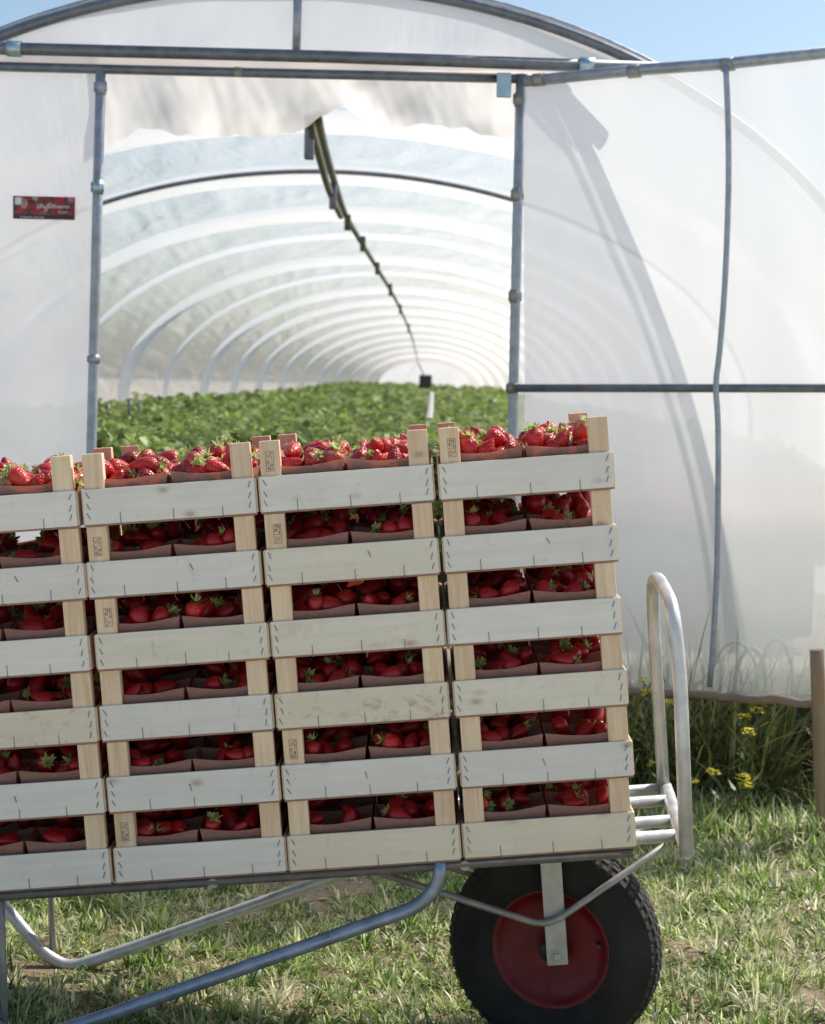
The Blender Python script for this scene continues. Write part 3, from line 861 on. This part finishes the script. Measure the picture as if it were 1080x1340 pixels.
# roof film, one strip of clearer doubled film over each hoop
BW = (.12,) * 15
def rp(y, t, u, lift=0):
    sag = math.sin(math.pi * t)
    p = prof_pt(y, u); c = Vector((cx(y), y, 1.1)); d = (c - p); d.normalize()
    q = noise.noise(Vector((u * 26 + y * 3.0, y * 1.1, 5))) + 1.1 * (.35 - abs(noise.noise(Vector((u * 62 + y * 1.6, round(y / 2.2) * 3.7, 8))))) * (1 if u < .4 else .6)
    nz = noise.noise(Vector((u * 9, y * 1.6, 2))) * .03 + q * .03
    return TI @ (p - d * .03 + d * (sag * .045 + nz * (.12 + sag) - lift))
n = len(US)
def roof_strip(name, rows, mat):
    vs = [tuple(rp(y, t, u, l)) for y, t, l in rows for u in US]
    fs = [(j * n + i, j * n + i + 1, (j + 1) * n + i + 1, (j + 1) * n + i) for j in range(len(rows) - 1) for i in range(n - 1)]
    me = bpy.data.meshes.new(name); me.from_pydata(vs, [], fs); return link(name, me, M[mat], tun, True)
US = [-1 + 2 * i / 260 for i in range(261)]; n = len(US)
hs = [(5.32, 0)] + list(zip(HOOPS, BW)) + [(88, 0)]
for (a, wa), (b, wb) in zip(hs, hs[1:]):
    y0, y1 = a + wa / 2, b - wb / 2; nn = 14 if b < 30 else 6
    roof_strip('roof_film', [(y0 + (y1 - y0) * k / nn, k / nn, 0) for k in range(nn + 1)], 'roof1' if a < 6 else 'roof')
    if wb:
        dp = .105 if b not in (14.2, 18.9) else .05
        roof_strip('hoop', [(b + wb / 2, 0, 0), (b + wb / 2 - .01, 0, -.004), (b - .01, 0, -dp), (b - .03, 0, -dp), (b - wb / 2, 0, -.01), (b - wb / 2, 0, 0)], 'band')
m = MB(); m.tube([prof_pt(9.80, u) + Vector((0, 0, -.012)) for u in US], .013, 8); tb('hoop_pipe', m, [M['steel_dark']])
m = MB(); k0 = len(US) // 2
vv = [prof_pt(88, u) for u in US]; m.add(vv, [tuple(range(len(vv)))]); tb('end_film', m, [M['gable']], False)
# gable arch pipes
m = MB(); m.tube([prof_pt(5.29, u) for u in US], .0165, 12); tb('gable_arch', m, [M['steel_dark']])
m = MB(); m.tube([prof_pt(5.34, u) + Vector((0, 0, .035)) for u in US], .008, 10); tb('gable_arch', m, [M['steel']])
def px_tube(name, a, r, mat, Y=G, dy=0, seg=14, sub=0):
    m = MB(); m.tube([P(*q[:2], (q[2] if len(q) > 2 else Y)) + Vector((0, dy, 0)) for q in a], r, seg, sub=sub); return tb(name, m, [M[mat]])
px_tube('cross_beam', [(-500, 47), (0, 63), (430, 74), (868, 89)], .0185, 'steel_dark', 5.25)
beam2 = px_tube('door_header', [(-400, 77), (0, 87), (330, 95), (690, 103)], .0145, 'steel_dark', 5.27)
px_tube('king_post', [(390, -12), (388, 66)], .013, 'steel', 5.28)
m = MB()
a = P(-400, 62, 5.3); b_ = P(820, 97, 5.3)
nseg = 60
vv = []
for k in range(nseg + 1):
    p = a.lerp(b_, k / nseg); wob = noise.noise(Vector((k * .7, 0, 0))) * .006
    vv += [p + Vector((0, 0, .012)), p + Vector((0, -.006, -.018 + wob)), p + Vector((0, .01, -.024 + wob))]
m.add(vv, [f for k in range(nseg) for f in ((3 * k, 3 * k + 3, 3 * k + 4, 3 * k + 1), (3 * k + 1, 3 * k + 4, 3 * k + 5, 3 * k + 2))])
tb('film_batten', m, [M['flap']])
lp = px_tube('door_post', [(132, 88), (126, 330), (119, 610), (112, 1010)], .0155, 'steel', 5.27)
rp = px_tube('door_post', [(682, 97), (677, 300), (671, 560), (664, 1010)], .0155, 'steel', 5.27)
def clamp(px, py, Y, r, h, mat, horiz=False, parent=None, name='clamp'):
    m = MB(); c = P(px, py, Y)
    if horiz: m.tube([c - Vector((h, 0, 0)), c + Vector((h, 0, -.001))], r, 14)
    else: m.tube([c - Vector((0, 0, h)), c + Vector((0, 0, h))], r, 14); m.box(c.x - r * 1.2, c.x + r * 1.2, c.y - r * .5, c.y - r * .2, c.z - h * .7, c.z + h * .7)
    o = tb(name, m, [M[mat]], True, parent); return o
clamp(128, 245, 5.27, .0165, .022, 'zinc', parent=lp); clamp(132, 114, 5.27, .0165, .02, 'steel', parent=lp); clamp(123, 470, 5.27, .0165, .014, 'steel', parent=lp)
clamp(680, 130, 5.27, .0165, .02, 'steel_mid', parent=rp); clamp(677, 255, 5.27, .0165, .02, 'steel_mid', parent=rp); clamp(674, 388, 5.27, .0165, .02, 'steel_mid', parent=rp); clamp(671, 508, 5.27, .0175, .016, 'steel_mid', parent=rp)
clamp(19, 63.5, 5.25, .0235, .022, 'zinc', True); clamp(768, 85, 5.25, .0235, .022, 'zinc', True)
clamp(312, 94, 5.27, .0155, .012, 'steel_mid', True)
m = MB(); c = P(660, 103, 5.245); m.box(c.x - .022, c.x + .022, c.y - .004, c.y + .008, c.z - .055, c.z + .018, 0, .002); m.tube([c + Vector((0, -.008, -.04)), c + Vector((0, 0, -.04))], .004, 8)
tb('hanging_clip', m, [M['zinc']], False)
# gable films
def sheet(name, corners, nu, nv, mat, Yf=lambda p: 0, edge=None, parent=None):
    tl, tr_, bl, br_ = corners; vs = []
    for j in range(nv + 1):
        for i in range(nu + 1):
            u, v = i / nu, j / nv
            p = (tl.lerp(tr_, u)).lerp(bl.lerp(br_, u), v)
            if edge: p = edge(p, u, v)
            p = p + Vector((0, Yf(p), 0)); vs.append(tuple(TI @ p))
    w_ = nu + 1
    fs = [(j * w_ + i, j * w_ + i + 1, (j + 1) * w_ + i + 1, (j + 1) * w_ + i) for j in range(nv) for i in range(nu)]
    me = bpy.data.meshes.new(name); me.from_pydata(vs, [], fs); return link(name, me, M[mat], tun if parent is None else parent, True)
def wob(s=.012, f=2.0):
    return lambda p: noise.noise(Vector((p.x * f * 2.2, 1, p.z * f))) * s
# arch-shaped film above the beam
us = [u for u in US if abs(u) <= .86]
zb = lambda x: (P(-500, 60, 5.3).z + (x - P(-500, 60, 5.3).x) * (P(868, 92, 5.3).z - P(-500, 60, 5.3).z) / (P(868, 92, 5.3).x - P(-500, 60, 5.3).x))
vs = []; keep = []
for u in us:
    p = prof_pt(5.31, u); zz = zb(p.x)
    if p.z > zz: keep.append(p)
vs = [];
for p in keep:
    for t in (0, .33, .66, 1):
        q = Vector((p.x, p.y, p.z + (zb(p.x) - p.z) * t)); q.y += noise.noise(Vector((q.x * 3, q.z * 3, 0))) * .01; vs.append(tuple(TI @ q))
fs = [(4 * i + j, 4 * i + 4 + j, 4 * i + 5 + j, 4 * i + 1 + j) for i in range(len(keep) - 1) for j in range(3)]
me = bpy.data.meshes.new('gable_film'); me.from_pydata(vs, [], fs); link('gable_film', me, M['gable'], tun, True)
# side films (left and right of the doorway), trimmed by the arch
def side_film(x0, x1, ztop_fn, mk_='gable'):
    vs = []; N_ = 40; K = 30
    for i in range(N_ + 1):
        x = x0 + (x1 - x0) * i / N_
        # arch height at x
        u = 0; b_ = 1.38; a_ = math.sqrt(3.0 * b_); dx = min(1, abs(x - cx(5.3)) / a_)
        za = RIDGE - b_ + b_ * math.sqrt(max(0, 1 - dx * dx)); zt = min(za, ztop_fn(x))
        for k in range(K + 1):
            z = zt + (.30 - zt) * k / K
            y = 5.315 + noise.noise(Vector((x * 4, 3, z * 1.2))) * .014
            vs.append(tuple(TI @ Vector((x, y, z))))
    fs = [(i * (K + 1) + k, i * (K + 1) + k + 1, (i + 1) * (K + 1) + k + 1, (i + 1) * (K + 1) + k) for i in range(N_) for k in range(K)]
    me = bpy.data.meshes.new('gable_film'); me.from_pydata(vs, [], fs); link('gable_film', me, M[mk_], tun, True)
xl = P(127, 300, 5.31).x; xr = P(680, 300, 5.31).x
side_film(cx(5.3) - 2.03, xl, lambda x: zb(x)); side_film(xr, cx(5.3) + 2.03, lambda x: zb(x), 'gable2')
# torn flap hanging over the doorway
tops = [(128, 88), (200, 90), (300, 92), (400, 95), (500, 97), (600, 99), (690, 101)]
bots = [(131, 192), (160, 184), (184, 168), (215, 172), (250, 176), (300, 178), (370, 178), (395, 172), (415, 156), (432, 142), (452, 140), (475, 158), (520, 168), (560, 162), (600, 166), (640, 176), (684, 186)]
def interp(arr, x):
    for (a, ya), (b, yb) in zip(arr, arr[1:]):
        if x <= b: return ya + (yb - ya) * (x - a) / (b - a)
    return arr[-1][1]
vs = []; NX, NZ = 220, 16
for i in range(NX + 1):
    px = 129 + (684 - 129) * i / NX; y0 = interp(tops, px) - 26; y1 = interp(bots, px) + noise.noise(Vector((px * .05, 0, 0))) * 6
    for k in range(NZ + 1):
        t = k / NZ; p = P(px, y0 + (y1 - y0) * t, 5.33)
        p.y += noise.noise(Vector((px * .014, t * .9, 1))) * .06 * t + noise.noise(Vector((px * .034 + t * 2.2, t * 1.8, 4))) * .010 * (.3 + t) + noise.noise(Vector((px * .08 - t * 3, t * 2.5, 7))) * .002
        vs.append(tuple(TI @ p))
fs = [(i * (NZ + 1) + k, i * (NZ + 1) + k + 1, (i + 1) * (NZ + 1) + k + 1, (i + 1) * (NZ + 1) + k) for i in range(NX) for k in range(NZ)]
me = bpy.data.meshes.new('torn_flap'); me.from_pydata(vs, [], fs); link('torn_flap', me, M['flap'], tun, True)

# ------------------------------------------------------------------ open door panel (part of the tunnel)
hinge = P(684, 107, 5.25)
def D(px, py):
    """point on the door plane seen at that pixel; the plane turns out from the hinge post towards the grass"""
    d = CM.to_3x3() @ Vector(((px - 540) / F_PX, -(py - 670) / F_PX, -1))
    n_ = Vector((.50, .866, 0)); o_ = Vector((hinge.x, hinge.y, 0)); c_ = Vector((0, 0, CAM_H))
    t = (o_ - c_).dot(n_) / d.dot(n_); return c_ + d * t
def dtube(name, a, r, mat, off=-.0, sub=0, parent=None):
    m = MB(); m.tube([D(*q) + Vector((-.5, -.866, 0)) * off for q in a], r, 14, sub=sub); return tb(name, m, [M[mat]], True, parent)
door = dtube('door', [(690, 107), (840, 92), (955, 84), (1150, 62)], .0165, 'steel', .012)
dtube('door_rail', [(676, 508), (1190, 508)], .0125, 'steel_dark', .004, parent=door)
dtube('door_stile', [(955, 88), (958, 160), (958.5, 250), (954, 370), (947, 460), (942, 505), (945, 560), (944.5, 700), (941, 800), (934, 897)], .0085, 'steel', .03, 3, parent=door)
dtube('door_stile', [(1150, 62), (1168, 500), (1150, 925)], .0125, 'steel', .012, 6, parent=door)
vs = []; NX, NZ = 60, 60
for i in range(NX + 1):
    u = i / NX; px = 684 + u * (1160 - 684)
    y0 = 104 - u * 43; y1 = 893 + u * 32 + math.sin(u * 9) * 2
    for k in range(NZ + 1):
        t = k / NZ; p = D(px + (1 - t) * 0, y0 + (y1 - y0) * t)
        off = noise.noise(Vector((u * 3.2, t * 2.0, 8))) * .035 * math.sin(math.pi * min(1, t * 1.0)) + noise.noise(Vector((u * 9, t * 3, 2))) * .008
        p = p + Vector((.5, .866, 0)) * (.012 + off * .6); vs.append(tuple(TI @ p))
fs = [(i * (NZ + 1) + k, i * (NZ + 1) + k + 1, (i + 1) * (NZ + 1) + k + 1, (i + 1) * (NZ + 1) + k) for i in range(NX) for k in range(NZ)]
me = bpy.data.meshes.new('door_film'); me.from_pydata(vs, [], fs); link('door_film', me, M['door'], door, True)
m = MB(); pts = []; rad = []
for k in range(60):
    px = 690 + k * 8; pts.append(D(px, 893 + (px - 684) / 476 * 34 + noise.noise(Vector((px * .03, 0, 0))) * 4)); rad.append(.013 + .004 * noise.noise(Vector((px * .05, 3, 0))))
m.tube(pts, .012, 10, radii=rad); tb('bottom_roll', m, [M['rust']], True, door)
for (px, py) in ((955, 85), (833, 94), (708, 105)):
    m = MB(); c = D(px, py) + Vector((-.5, -.866, 0)) * .012; dd = (D(px + 20, py - 2) - D(px, py)).normalized()
    m.tube([c - dd * .018, c + dd * .018], .0195, 12); tb('clamp', m, [M['steel_mid']], True, door)

# ------------------------------------------------------------------ banner on the left film
s0, s1, s2, s3 = P(17, 256, 5.285), P(98, 259, 5.285), P(17, 286, 5.285), P(98, 288.5, 5.285)
org = s2; ex = (s3 - s2); W_ = ex.length; ex.normalize(); ez = (s0 - s2); H_ = ez.length; ez.normalize()
BMX = Matrix((( ex.x, 0, ez.x, org.x), (ex.y, 1, ez.y, org.y), (ex.z, 0, ez.z, org.z), (0, 0, 0, 1)))
bb = NB('berry_print')
vn = bb.n('TexVoronoi', {'Vector': bb.coords((70, 1, 70)), 'Scale': 1.0})
pc = bb.ramp(vn.outputs['Color'], [(.2, (.30, .008, .02)), (.42, (.50, .03, .05)), (.5, (.05, .025, .02)), (.62, (.09, .08, .04)), (.7, (.36, .01, .03)), (.85, (.5, .3, .28))])
bm_ = bb.out(bb.bsdf(Base_Color=pc, Roughness=.4).outputs[0])
m = MB(); m.box(0, W_, -.001, .001, 0, H_); ban = m.build('banner', [bm_]); ban.matrix_world = BMX
tag(ban, 'small red strawberry banner with white lettering on the left film', 'banner')
m = MB(); m.box(.006, .026, -.0022, -.0012, H_ * .62, H_ - .004); o = m.build('white_patch', [M['white']], ban)
m = MB(); m.box(.004, W_ - .004, -.0018, -.0011, .002, H_ * .2); o = m.build('dark_stripe', [M['black']], ban)
def lettering(s, x, z, size, mat, parent):
    cu = bpy.data.curves.new('lettering', 'FONT'); cu.body = s; cu.size = size; cu.extrude = .0004
    t_ = bpy.data.objects.new('t', cu); COL.objects.link(t_); bpy.context.view_layer.update()
    me = bpy.data.meshes.new_from_object(t_.evaluated_get(bpy.context.evaluated_depsgraph_get())); bpy.data.objects.remove(t_)
    o = link('lettering', me, mat, parent); o.rotation_euler = (R(90), 0, 0); o.location = (x, -.0026, z); return o
lettering('Ulla Erdbeeren', .074, H_ * .50, .0165, M['white'], ban)
lettering('frisch', .140, H_ * .27, .0125, M['white'], ban)
lettering('Erdbeeren vom Hof', .022, H_ * .05, .009, M['white'], ban)

# ------------------------------------------------------------------ hanging pipe under the ridge
hp = empty('overhead_pipe', (0, 7, 2.2)); tag(hp, 'olive irrigation pipe with clips hanging under the ridge of the tunnel', 'pipe')
HI = Matrix.Translation((0, -7, -2.2))
def hb(name, m, mats): m.v = [tuple(HI @ Vector(v)) for v in m.v]; return m.build(name, mats, hp, True)
def pd(px, py, H=1.08): # depth so that the point is H above the eye
    d = CM.to_3x3() @ Vector(((px - 540) / F_PX, -(py - 670) / F_PX, -1)); return H / d.z * d.y
line = [(415, 150), (424, 190), (436, 232), (452, 280), (470, 312), (492, 348), (518, 392), (533, 425), (541, 448), (548, 478)]
m = MB(); m.tube([P(a, b, pd(a, b)) for a, b in line], .02, 8, sub=3); hb('pipe', m, [M['pipe']])
m = MB(); m.tube([P(a, b, pd(a, b, 1.02)) for a, b in ((404, 155), (418, 205), (431, 250), (446, 283))], .019, 8, sub=3); hb('pipe', m, [M['pipe']])
for a, b, L_ in ((405, 183, .16), (436, 258, .13), (455, 292, .09), (475, 320, .10), (494, 352, .10), (511, 380, .12), (524, 405, .12), (535, 430, .15)):
    Y_ = pd(a, b, 1.0); c = P(a, b, Y_); m = MB(); m.box(c.x - .02, c.x + .02, c.y - .02, c.y + .02, c.z - L_ * .5, c.z + L_ * .6, 0, .004); hb('clip', m, [M['steel_dark' if a < 440 else 'pipe']])
c = P(557, 500, 38); m = MB(); m.box(c.x - .14, c.x + .14, c.y - .1, c.y + .1, c.z - .14, c.z + .16, 0, .02); m.tube([c + Vector((-.04, 0, .15)), P(548, 476, 37)], .014, 6)
m.v = [tuple(Vector(v) - c) for v in m.v]; o = m.build('heater_box', [M['black']]); o.location = c
tag(o, 'small dark box hanging at the far end of the tunnel', 'box')
c = P(562, 505, 20)
m = MB(); m.tube([P(565, 515, 16) , P(563, 540, 11), P(557, 575, 8.4), P(553, 600, 7.2)], .022, 8, sub=4); o = m.build('supply_hose', [M['hose']], smooth=True)
tag(o, 'thin pale hose running down between the plants from the far end', 'hose')

# ------------------------------------------------------------------ strawberry plants in the tunnel
N = 85000
fp, fn, fc, fsz = [], [], [], []
def row_h(x, y):
    r_ = .5 + .5 * math.cos((x + .02) * 2 * math.pi / .62)
    h = .995 - .10 * (1 - r_) ** 1.5 * (1 if y > 6.3 else .5)
    h += noise.noise(Vector((x * 2.3, y * 1.4, 0))) * .07 + .06 * noise.noise(Vector((x * 7, y * 5, 3)))
    if .45 < x: h -= .05
    h += .22 * sstep(24, 60, y)
    return h
for i in range(N):
    # more leaves close by
    q = random.random(); front = i < 30000
    if front:
        x = random.uniform(-2.1, 1.6); y = 6.25 + random.random() ** 2 * .35; top = row_h(x, 6.3); z = random.uniform(.62, top + .03)
        y += (1 - (z - .62) / (top - .6)) * -.08
    else:
        y = 6.3 * (60 / 6.3) ** (q ** 1.25); lim = 2.35
        x = random.uniform(max(-lim, -.22 * y - .3) + cx(y), min(lim, .09 * y + 1.0)); 
        z = row_h(x, y) + random.uniform(-.07, .045)
    fp.append((x, y, z))
fp = np.array(fp); n = len(fp)
size = rng.uniform(.013, .028, n) * np.clip(fp[:, 1] / 9, 1, 3.2)
nrm = np.stack([rng.normal(0, .5, n), rng.normal(-.25, .45, n), np.abs(rng.normal(.8, .4, n)) + .1], 1)
nrm /= np.linalg.norm(nrm, axis=1)[:, None]
t1 = np.cross(nrm, rng.normal(0, 1, (n, 3))); t1 /= np.linalg.norm(t1, axis=1)[:, None]; t2 = np.cross(nrm, t1)
sh = [(-.15, -.9), (.62, -.45), (.7, .35), (.1, 1.0), (-.55, .55), (-.75, -.3)]
V = np.stack([fp + t1 * (a * size)[:, None] + t2 * (b * size)[:, None] + nrm * ((.22 if abs(a) > .5 else -.06) * size)[:, None] for a, b in sh], 1)
loops = np.arange(n * 6).astype(np.int32)
me = bpy.data.meshes.new('strawberry_plants'); me.vertices.add(n * 6); me.vertices.foreach_set('co', V.ravel())
me.loops.add(n * 6); me.loops.foreach_set('vertex_index', loops); me.polygons.add(n)
me.polygons.foreach_set('loop_start', (np.arange(n) * 6).astype(np.int32)); me.polygons.foreach_set('loop_total', np.full(n, 6, np.int32)); me.update(calc_edges=True)
t = rng.uniform(0, 1, (n, 1)); cl = np.array([noise.noise(Vector((p[0] * 3, p[1] * 1.5, p[2] * 3))) for p in fp])[:, None]
colr = np.array([.10, .17, .035]) * (1 - t) + np.array([.44, .54, .16]) * t; colr *= (1 + .55 * cl)
ca = me.color_attributes.new('Col', 'FLOAT_COLOR', 'POINT'); ca.data.foreach_set('color', np.concatenate([np.repeat(colr, 6, 0), np.ones((n * 6, 1))], 1).ravel())
o = link('strawberry_plants', me, M['foliage']); tag(o, 'dense green strawberry plants filling the inside of the tunnel', 'plants', kind='stuff')
# raised growing beds under the plants
bd = mat_plain('growing_bed', (.06, .075, .035), .9)
for k, x in enumerate((-1.86, -1.24, -.62, 0.0, .62, 1.24)):
    m = MB(); m.box(x - .22, x + .22, 6.42, 60, .30, .93); o = m.build('growing_bed', [bd])
    tag(o, 'dark raised growing bed buried under the strawberry plants', 'growing bed', 'growing beds in the tunnel')
for k, (px, py) in enumerate(((141, 528), (170, 524), (183, 526), (200, 528), (218, 530))):
    Y_ = 10.5 + k * .7; a = P(px, py, Y_); b = P(px, py + 42, Y_)
    m = MB(); m.tube([Vector((0, 0, 0)), b - a], .014, 8); o = m.build('support_post', [M['steel_dark']], smooth=True); o.location = a
    tag(o, 'short grey post standing among the plants at the left of the doorway', 'post', 'posts among the strawberry plants')

# ------------------------------------------------------------------ stake, hoops behind film, flowers
st = MB(); top = P(1069, 850, 4.68); bot = P(1081, 1104, 4.68)
bot.z = gz(bot.x, 4.68) - .03
pts = [bot.lerp(top, k / 8) + Vector((noise.noise(Vector((k, 0, 0))) * .003, 0, 0)) for k in range(9)]
st.tube(pts, .02, 14, radii=[.0235 - .0006 * k for k in range(9)])
st.v = [tuple(Vector(v) - bot) for v in st.v]; st.m[-1] = 1; st.m[-2] = 1
o = st.build('wooden_stake', [M['stake'], M['stakeend']], smooth=True); o.location = bot
tag(o, 'rough brown round wooden stake driven into the grass beside the film door', 'stake')
for k, (px, py, w_, h_) in enumerate(((960, 890, 34, 52), (1016, 890, 24, 55), (985, 893, 22, 45))):
    c = P(px, py + 20, 5.27); pts = []
    for j in range(15):
        a = math.pi * j / 14; pts.append(Vector((-math.cos(a) * w_ / 430, .02 * k, math.sin(a) * (h_ + 20) / 430)))
    m = MB(); m.tube(pts, .006, 6); o = m.build('wire_hoop', [M['hose']], smooth=True); o.location = c
    tag(o, 'pale bent hoop standing behind the foot of the film door', 'hoop', 'pale hoops behind the film door')

def flower_plant(px, py, Y, stems, label, seed):
    rr = random.Random(seed); base = P(px, py, Y); base.z = gz(base.x, Y)
    e = empty('mustard_plant', base); tag(e, label, 'flowering weed', None)
    for (fx, fy) in stems:
        tip = P(fx, fy, Y) - base
        m = MB(); mid = tip * .5 + Vector((rr.uniform(-.02, .02), 0, .01))
        m.tube([Vector((rr.uniform(-.01, .01), 0, 0)), mid, tip], .0022, 6, sub=5)
        for q in range(4):
            t_ = rr.uniform(.15, .75); p0 = tip * t_; a = rr.uniform(0, 6.28); d = Vector((math.cos(a), math.sin(a) * .6, rr.uniform(.1, .6))).normalized(); s = d.cross(Vector((0, 0, 1))).normalized()
            ll = rr.uniform(.03, .07); m.add([p0, p0 + d * ll * .5 + s * .007, p0 + d * ll, p0 + d * ll * .5 - s * .007], [(0, 1, 2, 3)])
        m.build('stem', [M['stem']], e, True)
        m = MB()
        for q in range(24):
            a = rr.uniform(0, 6.28); ph = rr.uniform(-.3, 1.4); rad = .017 * math.cos(ph) ** .5 if math.cos(ph) > 0 else .002
            c = tip + Vector((math.cos(a) * rad, math.sin(a) * rad, math.sin(ph) * .012))
            for w2 in range(4):
                b = w2 * math.pi / 2 + a; u = Vector((math.cos(b), math.sin(b), .45)); v = Vector((-math.sin(b), math.cos(b), 0))
                m.add([c, c + u * .0035 + v * .0022, c + u * .0085, c + u * .0035 - v * .0022], [(0, 1, 2, 3)])
        m.build('flower_head', [M['yellow']], e)
flower_plant(978, 1035, 4.82, [(974, 940), (991, 932), (980, 960)], 'tall yellow flowering weed in front of the dark bank', 1)
flower_plant(955, 1048, 4.80, [(934, 1013), (972, 1020), (976, 1030)], 'low yellow flowering weed at the edge of the grass', 2)
flower_plant(862, 1040, 4.85, [(843, 892), (848, 908), (876, 922)], 'yellow flowering weed seen between the uprights of the cart loop', 3)
flower_plant(840, 1050, 4.85, [(857, 1003), (905, 1025)], 'small yellow flowering weed behind the lower end of the cart loop', 4)
